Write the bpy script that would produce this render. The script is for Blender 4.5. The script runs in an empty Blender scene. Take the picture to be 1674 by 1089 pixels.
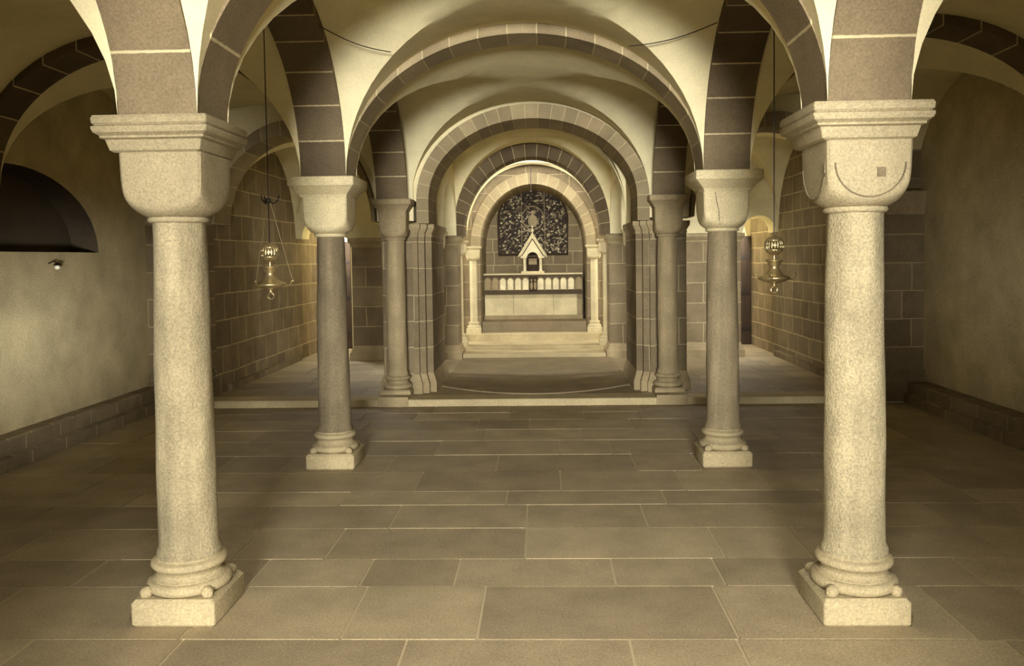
import bpy, math, random
from math import sin, cos, pi, sqrt, atan2, radians
from mathutils import Matrix, Vector
random.seed(7)
scn = bpy.context.scene
COL = scn.collection

# ------------------------------------------------------------------ mesh builder
class MB:
    def __init__(s):
        s.v = []; s.f = []; s.uv = []; s.tone = []
    def vert(s, *p):
        s.v.append(p); return len(s.v) - 1
    def face(s, idx, uv=None, tone=0.5):
        s.f.append(tuple(idx)); s.uv.append(uv); s.tone.append(tone)
    def quad(s, a, b, c, d, uv=None, tone=0.5):
        i = len(s.v); s.v += [a, b, c, d]; s.face((i, i+1, i+2, i+3), uv, tone)
    def box(s, x0, x1, y0, y1, z0, z1, tone=0.5):
        i = len(s.v)
        s.v += [(x0,y0,z0),(x1,y0,z0),(x1,y1,z0),(x0,y1,z0),(x0,y0,z1),(x1,y0,z1),(x1,y1,z1),(x0,y1,z1)]
        for q in ((0,3,2,1),(4,5,6,7),(0,1,5,4),(1,2,6,5),(2,3,7,6),(3,0,4,7)):
            s.face([i+k for k in q], None, tone)
        return s
    def lathe(s, prof, cx=0, cy=0, n=40, closed=True):
        """prof: list of (radius, z), bottom to top"""
        i0 = len(s.v)
        for r, z in prof:
            for k in range(n):
                a = 2*pi*k/n; s.v.append((cx+r*cos(a), cy+r*sin(a), z))
        for j in range(len(prof)-1):
            for k in range(n):
                a = i0+j*n+k; b = i0+j*n+(k+1) % n
                s.face((a, b, b+n, a+n), [(k/n*0.8, prof[j][1]), ((k+1)/n*0.8, prof[j][1]), ((k+1)/n*0.8, prof[j+1][1]), (k/n*0.8, prof[j+1][1])])
        if closed:
            s.face([i0+k for k in reversed(range(n))])
            s.face([i0+(len(prof)-1)*n+k for k in range(n)])
        return s
    def square_stack(s, prof, cx=0, cy=0, r=0.012, seg=3):
        """prof: list of (half width, z): rounded-corner squares lofted"""
        i0 = len(s.v); pts0 = None
        for hw, z in prof:
            ring = []
            for qx, qy, a0 in ((1,1,0),(-1,1,90),(-1,-1,180),(1,-1,270)):
                for k in range(seg+1):
                    a = radians(a0+90*k/seg)
                    ring.append((cx+qx*(hw-r)+r*cos(a), cy+qy*(hw-r)+r*sin(a), z))
            n = len(ring); s.v += ring
        for j in range(len(prof)-1):
            for k in range(n):
                a = i0+j*n+k; b = i0+j*n+(k+1) % n
                s.face((a, b, b+n, a+n))
        s.face([i0+k for k in reversed(range(n))]); s.face([i0+(len(prof)-1)*n+k for k in range(n)])
        return s
    def poly_stack(s, poly, prof):
        """axis-aligned polygon (counter clockwise) offset outward: prof list of (offset, z)"""
        n = len(poly); i0 = len(s.v)
        for off, z in prof:
            for k in range(n):
                p0 = poly[k-1]; p = poly[k]; p1 = poly[(k+1) % n]
                def nrm(a, b):
                    dx, dy = b[0]-a[0], b[1]-a[1]; l = sqrt(dx*dx+dy*dy); return dy/l, -dx/l
                n0 = nrm(p0, p); n1 = nrm(p, p1)
                if abs(n0[0]*n1[0]+n0[1]*n1[1]) > 0.99: ox, oy = n0
                else: ox, oy = n0[0]+n1[0], n0[1]+n1[1]
                s.v.append((p[0]+ox*off, p[1]+oy*off, z))
        for j in range(len(prof)-1):
            for k in range(n):
                a = i0+j*n+k; b = i0+j*n+(k+1) % n
                s.face((a, b, b+n, a+n))
        s.face([i0+k for k in reversed(range(n))]); s.face([i0+(len(prof)-1)*n+k for k in range(n)])
        return s
    def ball(s, c, r, nu=14, nv=9, sc=(1,1,1)):
        i0 = len(s.v)
        for j in range(nv+1):
            t = -pi/2+pi*j/nv
            for k in range(nu):
                a = 2*pi*k/nu
                s.v.append((c[0]+r*sc[0]*cos(t)*cos(a), c[1]+r*sc[1]*cos(t)*sin(a), c[2]+r*sc[2]*sin(t)))
        for j in range(nv):
            for k in range(nu):
                a = i0+j*nu+k; b = i0+j*nu+(k+1) % nu
                s.face((a, b, b+nu, a+nu))
        return s
    def tube(s, pts, r, n=8, closed=False):
        pts = [Vector(p) for p in pts]; m = len(pts); i0 = len(s.v)
        for j, p in enumerate(pts):
            if closed: d = pts[(j+1) % m]-pts[j-1]
            else: d = pts[min(j+1, m-1)]-pts[max(j-1, 0)]
            d.normalize()
            a = d.orthogonal().normalized() if abs(d.z) > .95 else d.cross(Vector((0,0,1))).normalized()
            b = d.cross(a).normalized()
            rr = r[j] if isinstance(r, (list, tuple)) else r
            for k in range(n):
                t = 2*pi*k/n; q = p+rr*(cos(t)*a+sin(t)*b); s.v.append(tuple(q))
        for j in range(m if closed else m-1):
            j1 = (j+1) % m
            for k in range(n):
                s.face((i0+j*n+k, i0+j*n+(k+1) % n, i0+j1*n+(k+1) % n, i0+j1*n+k))
        if not closed:
            s.face([i0+k for k in range(n)]); s.face([i0+(m-1)*n+k for k in reversed(range(n))])
        return s
    def build(s, name, mat, parent=None, smooth=35, loc=(0,0,0)):
        me = bpy.data.meshes.new(name)
        me.from_pydata(s.v, [], s.f)
        ul = me.uv_layers.new(name='UVMap')
        at = me.attributes.new('tone', 'FLOAT', 'FACE')
        for p in me.polygons:
            at.data[p.index].value = s.tone[p.index]
            uv = s.uv[p.index]
            if uv:
                for k, li in enumerate(p.loop_indices): ul.data[li].uv = uv[k]
            else:
                nx, ny, nz = (abs(c) for c in p.normal)
                for li in p.loop_indices:
                    x, y, z = me.vertices[me.loops[li].vertex_index].co
                    ul.data[li].uv = (x, y) if nz > max(nx, ny) else ((x, z) if ny >= nx else (y, z))
            p.use_smooth = bool(smooth)
        if smooth: me.set_sharp_from_angle(angle=radians(smooth))
        me.materials.append(mat)
        o = bpy.data.objects.new(name, me); COL.objects.link(o)
        o.location = loc
        if parent: o.parent = parent
        return o

def tag(o, label, cat, group=None):
    o['label'] = label; o['category'] = cat
    if group: o['group'] = group
    return o
def struct(o):
    o['kind'] = 'structure'; return o
def thing(name, label, cat, loc=(0,0,0), group=None):
    o = bpy.data.objects.new(name, None); COL.objects.link(o); o.location = loc
    o.empty_display_size = .2
    return tag(o, label, cat, group)

# ------------------------------------------------------------------ materials
def srgb(r, g, b):
    g = r-(r-g)*.84; b = r-(r-b)*.86
    def c(v):
        v /= 255; return v/12.92 if v <= .04045 else ((v+.055)/1.055)**2.4
    return (c(r), c(g), c(b), 1)
def new_mat(name):
    m = bpy.data.materials.new(name); m.use_nodes = True
    nt = m.node_tree; b = nt.nodes['Principled BSDF']
    return m, nt, b
def N(nt, kind, **kw):
    n = nt.nodes.new(kind)
    for k, v in kw.items():
        if k in n.inputs.keys(): n.inputs[k].default_value = v
        else: setattr(n, k, v)
    return n
def mix(nt, fac, a, b, mode='MIX'):
    n = nt.nodes.new('ShaderNodeMix'); n.data_type = 'RGBA'; n.blend_type = mode
    for sock, val in ((n.inputs[0], fac), (n.inputs[6], a), (n.inputs[7], b)):
        if isinstance(val, (float, int, tuple)): sock.default_value = val
        else: nt.links.new(val, sock)
    return n.outputs[2]
def math_n(nt, op, a, b=None):
    n = nt.nodes.new('ShaderNodeMath'); n.operation = op
    for i, val in enumerate((a, b)):
        if val is None: continue
        if isinstance(val, (float, int)): n.inputs[i].default_value = val
        else: nt.links.new(val, n.inputs[i])
    return n.outputs[0]
def ramp(nt, fac, stops):
    r = nt.nodes.new('ShaderNodeValToRGB'); e = r.color_ramp.elements
    while len(e) < len(stops): e.new(.5)
    for k, (p, c) in enumerate(stops): e[k].position = p; e[k].color = c
    nt.links.new(fac, r.inputs[0]); return r.outputs[0]
def grain_layers(nt, col, coord, speck=.22, blotch=.25, scale=1.0):
    """mottling and fine speckle of the stone itself"""
    n1 = N(nt, 'ShaderNodeTexNoise', Scale=3.2*scale, Detail=5.0, Roughness=.6); nt.links.new(coord, n1.inputs['Vector'])
    n2 = N(nt, 'ShaderNodeTexNoise', Scale=95*scale, Detail=3.0, Roughness=.75); nt.links.new(coord, n2.inputs['Vector'])
    g1 = ramp(nt, n1.outputs[0], [(.3, (1-blotch,)*3+(1,)), (.7, (1+blotch*.6,)*3+(1,))])
    g2 = ramp(nt, n2.outputs[0], [(.3, (1-speck,)*3+(1,)), (.7, (1+speck,)*3+(1,))])
    c = mix(nt, 1.0, col, g1, 'MULTIPLY')
    return mix(nt, 1.0, c, g2, 'MULTIPLY'), n1, n2
def bump(nt, b, h, strength=.3, dist=.01):
    bp = N(nt, 'ShaderNodeBump', Strength=strength, Distance=dist)
    nt.links.new(h, bp.inputs['Height']); nt.links.new(bp.outputs[0], b.inputs['Normal'])

def stone_mat(name, rgb, speck=.25, blotch=.25, streak=0, rough=.9, bs=.35, scale=1.0):
    m, nt, b = new_mat(name)
    tc = N(nt, 'ShaderNodeTexCoord').outputs['Object']
    col = srgb(*rgb)
    c, n1, n2 = grain_layers(nt, col, tc, speck, blotch, scale)
    if streak:
        mp = N(nt, 'ShaderNodeMapping'); mp.inputs['Scale'].default_value = (14, 14, .9); nt.links.new(tc, mp.inputs[0])
        n3 = N(nt, 'ShaderNodeTexNoise', Scale=1.0, Detail=4.0, Roughness=.6); nt.links.new(mp.outputs[0], n3.inputs['Vector'])
        g = ramp(nt, n3.outputs[0], [(.3, (1-streak,)*3+(1,)), (.7, (1+streak*.4,)*3+(1,))])
        c = mix(nt, 1.0, c, g, 'MULTIPLY')
    nt.links.new(c, b.inputs['Base Color']); b.inputs['Roughness'].default_value = rough; b.inputs['Specular IOR Level'].default_value = .2
    h = math_n(nt, 'ADD', n2.outputs[0], math_n(nt, 'MULTIPLY', n1.outputs[0], 2.0))
    bump(nt, b, h, bs, .012)
    return m

def ashlar_mat(name, rgb_a, rgb_b, rgb_m, bw=.46, rh=.245, mortar=.009, speck=.25):
    m, nt, b = new_mat(name)
    tcn = N(nt, 'ShaderNodeTexCoord'); tc = tcn.outputs['Object']; uv = tcn.outputs['UV']
    nd = N(nt, 'ShaderNodeTexNoise', Scale=2.0, Detail=2.0); nt.links.new(uv, nd.inputs['Vector'])
    vm = nt.nodes.new('ShaderNodeVectorMath'); vm.operation = 'MULTIPLY_ADD'
    nt.links.new(nd.outputs[1], vm.inputs[0]); vm.inputs[1].default_value = (.03,)*3; nt.links.new(uv, vm.inputs[2])
    br = N(nt, 'ShaderNodeTexBrick'); nt.links.new(vm.outputs[0], br.inputs['Vector'])
    br.inputs['Color1'].default_value = srgb(*rgb_a); br.inputs['Color2'].default_value = srgb(*rgb_b); br.inputs['Mortar'].default_value = srgb(*rgb_m)
    br.inputs['Scale'].default_value = 1.0; br.inputs['Mortar Size'].default_value = mortar; br.inputs['Mortar Smooth'].default_value = .2
    br.inputs['Brick Width'].default_value = bw; br.inputs['Row Height'].default_value = rh; br.offset = .43; br.squash = .8; br.squash_frequency = 3
    c, n1, n2 = grain_layers(nt, br.outputs[0], tc, speck, .22)
    nt.links.new(c, b.inputs['Base Color']); b.inputs['Roughness'].default_value = .92; b.inputs['Specular IOR Level'].default_value = .2
    h = math_n(nt, 'ADD', math_n(nt, 'MULTIPLY', br.outputs[1], -1.5), n2.outputs[0])
    bump(nt, b, h, .4, .01)
    return m

def voussoir_mat(name, rgb_a, rgb_b, rgb_m, jw=.03):
    """UV.x counts stones along the arch"""
    m, nt, b = new_mat(name)
    tcn = N(nt, 'ShaderNodeTexCoord'); sep = N(nt, 'ShaderNodeSeparateXYZ'); nt.links.new(tcn.outputs['UV'], sep.inputs[0])
    u = sep.outputs[0]
    fr = math_n(nt, 'FRACT', u); fl = math_n(nt, 'FLOOR', u)
    d = math_n(nt, 'MINIMUM', fr, math_n(nt, 'SUBTRACT', 1.0, fr))
    nz = N(nt, 'ShaderNodeTexNoise', Scale=30.0, Detail=2.0); nt.links.new(tcn.outputs['Object'], nz.inputs['Vector'])
    d = math_n(nt, 'SUBTRACT', d, math_n(nt, 'MULTIPLY', math_n(nt, 'SUBTRACT', nz.outputs[0], .5), jw*1.2))
    joint = ramp(nt, d, [(jw*.6, (1,1,1,1)), (jw*1.3, (0,0,0,1))])
    oi = N(nt, 'ShaderNodeObjectInfo')
    wn = nt.nodes.new('ShaderNodeTexWhiteNoise'); wn.noise_dimensions = '2D'
    cmb = N(nt, 'ShaderNodeCombineXYZ'); nt.links.new(fl, cmb.inputs[0]); nt.links.new(oi.outputs['Random'], cmb.inputs[1]); nt.links.new(cmb.outputs[0], wn.inputs['Vector'])
    base = mix(nt, wn.outputs[0], srgb(*rgb_a), srgb(*rgb_b))
    base, n1, n2 = grain_layers(nt, base, tcn.outputs['Object'], .25, .2)
    c = mix(nt, joint, base, srgb(*rgb_m))
    nt.links.new(c, b.inputs['Base Color']); b.inputs['Roughness'].default_value = .92; b.inputs['Specular IOR Level'].default_value = .2
    h = math_n(nt, 'ADD', math_n(nt, 'MULTIPLY', joint, -1.0), n2.outputs[0])
    bump(nt, b, h, .35, .01)
    return m

def slab_mat(name, dark, light):
    m, nt, b = new_mat(name)
    at = N(nt, 'ShaderNodeAttribute', attribute_name='tone')
    tc = N(nt, 'ShaderNodeTexCoord').outputs['Object']
    base = mix(nt, at.outputs['Fac'], srgb(*dark), srgb(*light))
    c, n1, n2 = grain_layers(nt, base, tc, .28, .2)
    nt.links.new(c, b.inputs['Base Color']); b.inputs['Roughness'].default_value = .75; b.inputs['Specular IOR Level'].default_value = .3
    bump(nt, b, n2.outputs[0], .3, .008)
    return m
def plain(name, rgb, rough=.6, metal=0):
    m, nt, b = new_mat(name)
    b.inputs['Base Color'].default_value = srgb(*rgb); b.inputs['Roughness'].default_value = rough; b.inputs['Metallic'].default_value = metal
    return m

M_PLASTER = stone_mat('vault_plaster', (238, 222, 166), .10, .12, bs=.15)
M_WALLPL = stone_mat('rough_wall_plaster', (196, 176, 126), .22, .25, bs=.5, scale=.8)
M_COL = stone_mat('column_sandstone', (157, 141, 102), .30, .25, streak=.25, bs=.6)
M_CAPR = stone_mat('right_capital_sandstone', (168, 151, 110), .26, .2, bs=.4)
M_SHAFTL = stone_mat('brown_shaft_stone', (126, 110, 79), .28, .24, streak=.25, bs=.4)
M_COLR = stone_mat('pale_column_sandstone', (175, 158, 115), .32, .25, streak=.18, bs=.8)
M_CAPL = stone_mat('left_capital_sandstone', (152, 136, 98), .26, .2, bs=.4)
M_CAP = stone_mat('capital_sandstone', (206, 188, 138), .26, .2, bs=.4)
M_BASE = stone_mat('base_sandstone', (172, 153, 109), .24, .25, bs=.45)  # base colour darkened to carry the weaker light near the floor
M_SHAFT2 = stone_mat('weathered_shaft_stone', (146, 128, 92), .26, .22, streak=.22, bs=.4)
M_GREY = stone_mat('grey_sandstone', (168, 147, 104), .26, .22, streak=.12, bs=.4)
M_STEP = stone_mat('step_stone', (190, 170, 122), .24, .2, bs=.3)
M_STEPD = stone_mat('dark_step_stone', (150, 130, 93), .28, .2, bs=.3)
M_ALTAR = stone_mat('altar_stone', (222, 204, 150), .2, .22, bs=.3)
M_ASH = ashlar_mat('ashlar_masonry', (122, 103, 72), (142, 122, 86), (182, 160, 112))
M_ASHL = ashlar_mat('large_ashlar_masonry', (122, 103, 72), (144, 124, 88), (182, 160, 112), bw=.5, rh=.31)
M_ASHP = ashlar_mat('pier_masonry', (124, 106, 75), (140, 121, 86), (182, 161, 115), bw=.6, rh=.3, mortar=.006)
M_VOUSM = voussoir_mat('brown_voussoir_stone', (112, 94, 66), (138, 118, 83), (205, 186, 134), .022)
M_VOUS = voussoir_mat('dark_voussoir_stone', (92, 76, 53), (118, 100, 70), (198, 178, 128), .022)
M_VOUSL = voussoir_mat('light_voussoir_stone', (146, 127, 90), (170, 150, 107), (205, 186, 134), .02)
M_SLAB = slab_mat('floor_slabs', (140, 121, 86), (180, 159, 115))
M_JOINT = plain('floor_joint', (176, 156, 112), .9)
M_WOOD = stone_mat('dark_oak', (66, 50, 34), .2, .2, streak=.3, rough=.85)
M_IRON = plain('dark_iron', (52, 43, 36), .5, .6)
M_BRASS = plain('worn_brass', (188, 166, 112), .38, .85)
M_BRASSD = plain('dark_bronze', (120, 100, 66), .4, .8)
M_BULB = plain('white_enamel', (245, 236, 200), .3)
M_DARKNICHE = stone_mat('recess_shade_crack_stone', (84, 70, 50), .2, .2)  # recess shade put into this dark colour; also used for the capital crack
M_FRIEZE = stone_mat('frieze_ground', (92, 76, 54), .25, .2)
M_PANEL = stone_mat('pale_enamel_panel', (240, 224, 172), .3, .25, scale=2.5)

# stained glass: small dark and light pieces in a lead net
def glass_mat():
    m, nt, b = new_mat('stained_glass')
    tc = N(nt, 'ShaderNodeTexCoord').outputs['Object']
    v1 = N(nt, 'ShaderNodeTexVoronoi', Scale=30.0); nt.links.new(tc, v1.inputs['Vector'])
    v2 = nt.nodes.new('ShaderNodeTexVoronoi'); v2.feature = 'DISTANCE_TO_EDGE'; v2.inputs['Scale'].default_value = 30.0; nt.links.new(tc, v2.inputs['Vector'])
    sp = N(nt, 'ShaderNodeSeparateColor'); nt.links.new(v1.outputs['Color'], sp.inputs[0])
    c = ramp(nt, sp.outputs[0], [(0, srgb(48,38,30)), (.5, srgb(66,53,38)), (.75, srgb(128,110,76)), (1, srgb(210,192,140))])
    lead = ramp(nt, v2.outputs['Distance'], [(.04, (0,0,0,1)), (.10, (1,1,1,1))])
    c = mix(nt, lead, srgb(44,36,29), c)
    nt.links.new(c, b.inputs['Base Color']); b.inputs['Roughness'].default_value = .7; b.inputs['Specular IOR Level'].default_value = .15
    bump(nt, b, v2.outputs['Distance'], .3, .01)
    return m
M_GLASS = glass_mat()

# ------------------------------------------------------------------ plan
XL, XR = -1.639, 1.368          # column rows
XM = -0.1355
ROWS = [0.30, 3.70, 6.38, 9.23]
BW = .17                        # half width of the arch bands
WL, WR = -4.34, 4.06            # plaster walls of the wide aisles
AL, AR = -3.73, 3.50            # ashlar walls further in
SP = 2.22                       # springing
XC = -.16                       # choir axis
Y_STEP, Z1, Z2, Z3, Z4, Z5 = 8.86, .075, .092, .20, .32, .48

# ------------------------------------------------------------------ floor
def slab_floor(name, x0, x1, ys, z, gap=.006, wmin=.42, wmax=1.1):
    mb = MB()
    for j in range(len(ys)-1):
        x = x0 - random.random()*.6
        rt = random.uniform(-.12, .12)
        while x < x1:
            w = random.uniform(wmin, wmax)
            a, b_ = max(x, x0), min(x+w, x1)
            if b_-a > .03:
                t = min(1, max(0, .5+rt+random.uniform(-.28, .28)))
                dz = random.uniform(-.0015, .0015)
                mb.box(a+gap, b_-gap, ys[j]+gap, ys[j+1]-gap, z-.04, z+dz, t)
            x += w
    o = mb.build(name, M_SLAB, smooth=0)
    o['kind'] = 'structure'
    g = MB().box(x0, x1, ys[0], ys[-1], z-.12, z-.0045).build('mortar_bed', M_JOINT, o, smooth=0)
    return o
slab_floor('floor', WL-.1, WR+.1, [-8.2,-7.6,-7,-6.4,-5.8,-5.2,-4.6,-4,-3.4,-2.8,-2.2,-1.7,-1.2,-.75,-.3,.2,.7,1.2,1.75,2.3,2.85,3.4,3.96,4.33,4.83,5.29,5.60,6.12,6.65,7.17,7.64,8.10,8.48,Y_STEP+.02], 0)
slab_floor('floor_choir', -3.9, 3.7, [9.16,9.7,10.2,10.75,11.3,11.85,12.4,12.95,13.5,14.1,14.7,15.7], Z1, wmin=.8, wmax=1.6)

# ------------------------------------------------------------------ vaults
vault = MB()
def groin(x0, x1, y0, y1, zs, h, n=15, sag=.085):
    cx, cy, a, b_ = (x0+x1)/2, (y0+y1)/2, (x1-x0)/2, (y1-y0)/2
    t = [sin(pi/2*(-1+2*k/(2*n))) for k in range(2*n+1)]   # -1..1, dense at the edges
    def P(i, j, cell):
        u, v = t[i], t[j]
        c = max(abs(u), abs(v)) if cell is None else (abs(u) if cell == 'A' else abs(v))
        return (cx+a*u, cy+b_*v, zs+h*sqrt(max(0, 1-min(1, c)**2))-sag*(1-u*u)*(1-v*v))
    # four triangular cells; in A cells (front/back) the height follows |u|, in B cells it follows |v|
    for i in range(2*n):
        for j in range(2*n):
            um, vm = (t[i]+t[i+1])/2, (t[j]+t[j+1])/2
            q = [(i, j), (i+1, j), (i+1, j+1), (i, j+1)]
            di, dj = i-n + .5, j-n + .5
            if abs(abs(di)-abs(dj)) > .1:
                cell = 'A' if abs(vm) > abs(um) else 'B'
                tris = [(q, cell)]
            else:
                if di*dj > 0: tr = [(q[0], q[1], q[2]), (q[0], q[2], q[3])]
                else: tr = [(q[1], q[2], q[3]), (q[1], q[3], q[0])]
                tris = []
                for T in tr:
                    su = sum(t[p[0]] for p in T)/3; sv = sum(t[p[1]] for p in T)/3
                    tris.append((T, 'A' if abs(sv) > abs(su) else 'B'))
            for T, cell in tris:
                idx = [vkey(P(p[0], p[1], cell)+(cell,)) for p in T]
                if len(set(idx)) > 2: vault.face(list(reversed(idx)))
_vk = {}
def vkey(p):
    k = (round(p[0], 4), round(p[1], 4), round(p[2], 4))
    if k not in _vk: _vk[k] = vault.vert(p[0], p[1], p[2])
    return _vk[k]
VR = 1.112
XB = [(XL+BW, XR-BW), (WL, XL-BW), (XR+BW, WR)]
YB = [(ROWS[0]+BW, ROWS[1]-BW), (ROWS[1]+BW, ROWS[2]-BW), (ROWS[2]+BW, 9.296)]
for xb in XB:
    for yb in YB:
        groin(xb[0]+.002, xb[1]-.002, yb[0]+.002, (yb[1]-.002) if xb is XB[0] or yb[1] < 9 else 9.176, SP, VR)
for xb in XB:                                   # half bay over the camera's back
    groin(xb[0]+.002, xb[1]-.002, -3.3, ROWS[0]-BW, SP, VR); groin(xb[0]+.002, xb[1]-.002, -6.2, -3.3, SP, VR); groin(xb[0]+.002, xb[1]-.002, -8.2, -6.2, SP, VR)
for x0, x1 in ((AL, -1.83), (1.6, AR)): groin(x0+.002, x1-.002, 9.665, 12.42, 1.98, 1.22)
groin(XC-1.16, XC+1.16, 9.925, 12.355, 2.02, 1.27)
groin(XC-1.12, XC+1.12, 12.845, 14.055, 1.93, 1.26)
# upper skin of the shells, so that they have thickness
nv = len(vault.v)
vault.v += [(x, y, z+.07) for x, y, z in vault.v]
for fc in list(vault.f): vault.face([k+nv for k in reversed(fc)])
ceil = vault.build('ceiling', M_PLASTER, smooth=28)
struct(ceil)

# ------------------------------------------------------------------ arches
def arch(name, mat, axis, c, a, h, zs, p0, p1, label=None, stone=.27, ta=.14, th=.17, stilt=0, n=48, clamp=False, cat='arch', group=None, parent=None, kind=None):
    """band arch. axis 'x': spans along x, p0..p1 its depth in y; axis 'y': spans along y, depth in x."""
    mb = MB()
    # points along intrados / extrados
    pts = []
    ts = [pi*k/n for k in range(n+1)]
    inn = [(c+a*cos(t), zs+h*sin(t)) for t in ts]
    out = [(c+(a+ta)*cos(t), zs+(h+th)*sin(t)) for t in ts]
    if clamp: out = [(c+a*cos(t), zs+.002+(h+th)*sin(t)) for t in ts]
    if stilt:
        inn = [(c+a, zs-stilt)]+inn+[(c-a, zs-stilt)]; out = [(c+a+ta, zs-stilt)]+out+[(c-a-ta, zs-stilt)]
    L = [0]
    for k in range(1, len(inn)): L.append(L[-1]+sqrt((inn[k][0]-inn[k-1][0])**2+(inn[k][1]-inn[k-1][1])**2))
    ns = max(5, round(L[-1]/stone)); ns += 1-ns % 2
    U = [l/L[-1]*ns for l in L]
    def P(q, d): return (q[0], d, q[1]) if axis == 'x' else (d, q[0], q[1])
    m = len(inn)
    rings = [[mb.vert(*P(q, d)) for q in lst] for lst, d in ((inn, p0), (inn, p1), (out, p1), (out, p0))]
    w = [0, p1-p0, p1-p0+ta, 2*(p1-p0)+ta, 2*(p1-p0+ta)]
    for r in range(4):
        A, B = rings[r], rings[(r+1) % 4]
        for k in range(m-1):
            f = (A[k], A[k+1], B[k+1], B[k]); uv = [(U[k], w[r]), (U[k+1], w[r]), (U[k+1], w[r+1]), (U[k], w[r+1])]
            if axis == 'y': f = f[::-1]; uv = uv[::-1]
            mb.face(f, uv)
    mb.face([r[0] for r in rings], [(.5, 0)]*4); mb.face([r[-1] for r in reversed(rings)], [(.5, 0)]*4)
    o = mb.build(name, mat, parent, smooth=30)
    if label: tag(o, label, cat, group)
    if kind: o['kind'] = kind
    return o
RISE = 1.035
hx = (XR-XL)/2-BW
# transverse arches over the nave and the aisles
arch('transverse_arch', M_VOUSM, 'x', XM, hx, RISE, SP, ROWS[1]-BW, ROWS[1]+BW, 'nearest arch across the nave, springing inward from the two front columns, crown out of sight', stone=.34, clamp=True)
arch('transverse_arch', M_VOUSL, 'x', XM, hx, RISE, SP, ROWS[2]-BW, ROWS[2]+BW, 'large full round arch across the nave between the second pair of columns', stone=.22, clamp=True)
for i, nm in ((1, 'front'), (2, 'second')):
    c = (WL+XL-BW)/2; a = (XL-BW-WL)/2
    arch('transverse_arch', M_VOUS, 'x', c, a, RISE, SP, ROWS[i]-BW, ROWS[i]+BW, f'dark arch crossing the left aisle from the {nm} left column to the plaster wall', clamp=True)
    c = (WR+XR+BW)/2; a = (WR-XR-BW)/2
    arch('transverse_arch', M_VOUS, 'x', c, a, RISE, SP, ROWS[i]-BW, ROWS[i]+BW, f'dark arch crossing the right aisle from the {nm} right column to the plaster wall', clamp=True)
# arcade arches along the nave
seg = [('rising from the front {s} column toward the viewer', ROWS[0]+BW, ROWS[1]-BW, M_VOUSM), ('between the front and second {s} columns', ROWS[1]+BW, ROWS[2]-BW, M_VOUS), ('between the second {s} column and the engaged {s} column', ROWS[2]+BW, ROWS[3]-.2, M_VOUS)]
for s, X in (('left', XL), ('right', XR)):
    for txt, y0, y1, mm in seg:
        arch('arcade_arch', mm, 'y', (y0+y1)/2, (y1-y0)/2, RISE, SP, X-BW, X+BW, 'lengthwise arcade arch of plain blocks ' + txt.format(s=s), clamp=True)

# ------------------------------------------------------------------ columns
def shaft_bm(r0, r1, z0, z1, ir=.0022):
    mb = MB(); prof = []
    prof.append((r0+.012, z0)); prof.append((r0+.012, z0+.02)); prof.append((r0, z0+.045))
    for k in range(1, 16):
        t = k/16; prof.append((r0+(r1-r0)*t+.003*sin(pi*t), z0+.045+(z1-z0-.045)*t))
    prof.append((r1, z1))
    mb.lathe(prof, n=44)
    for i, (x, y, z) in enumerate(mb.v):
        a = atan2(y, x); d = ir*(sin(3*a+z*4)+.7*sin(7*a-z*9)+.5*sin(11*a+z*17))
        r = sqrt(x*x+y*y); mb.v[i] = (x*(1+d/r), y*(1+d/r), z)
    return mb
def capital_bm(r0, s, z0, z1, n=96):
    mb = MB(); rows = 22; i0 = 0
    for j in range(rows+1):
        t = j/rows; R = r0+(s*1.47-r0)*(1-(1-t)**4.2); ss = s*(.955+.045*t)
        for k in range(n):
            a = 2*pi*(k+.5)/n
            sq = ss/max(abs(cos(a)), abs(sin(a)))
            p = 14.0
            r = (sq**-p+R**-p)**(-1/p)
            mb.v.append((r*cos(a), r*sin(a), z0+(z1-z0)*t))
    for j in range(rows):
        for k in range(n):
            a = j*n+k; b_ = j*n+(k+1) % n; mb.face((a, b_, b_+n, a+n))
    mb.face([k for k in reversed(range(n))]); mb.face([rows*n+k for k in range(n)])
    return mb
def base_bm(rb, z0, z1):
    h = z1-z0; prof = [(rb+.030, z0)]
    for k in range(0, 9):
        a = -pi/2+pi*k/8; prof.append((rb+.030+.026*cos(a), z0+.17*h+.17*h*sin(a)+.002))
    prof += [(rb+.030, z0+.38*h), (rb+.016, z0+.43*h), (rb+.010, z0+.52*h), (rb+.014, z0+.6*h), (rb+.024, z0+.66*h)]
    for k in range(0, 9):
        a = -pi/2+pi*k/8; prof.append((rb+.020+.016*cos(a), z0+.79*h+.12*h*sin(a)))
    prof += [(rb+.012, z0+.95*h), (rb+.012, z1)]
    return MB().lathe(prof, n=44)
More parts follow.
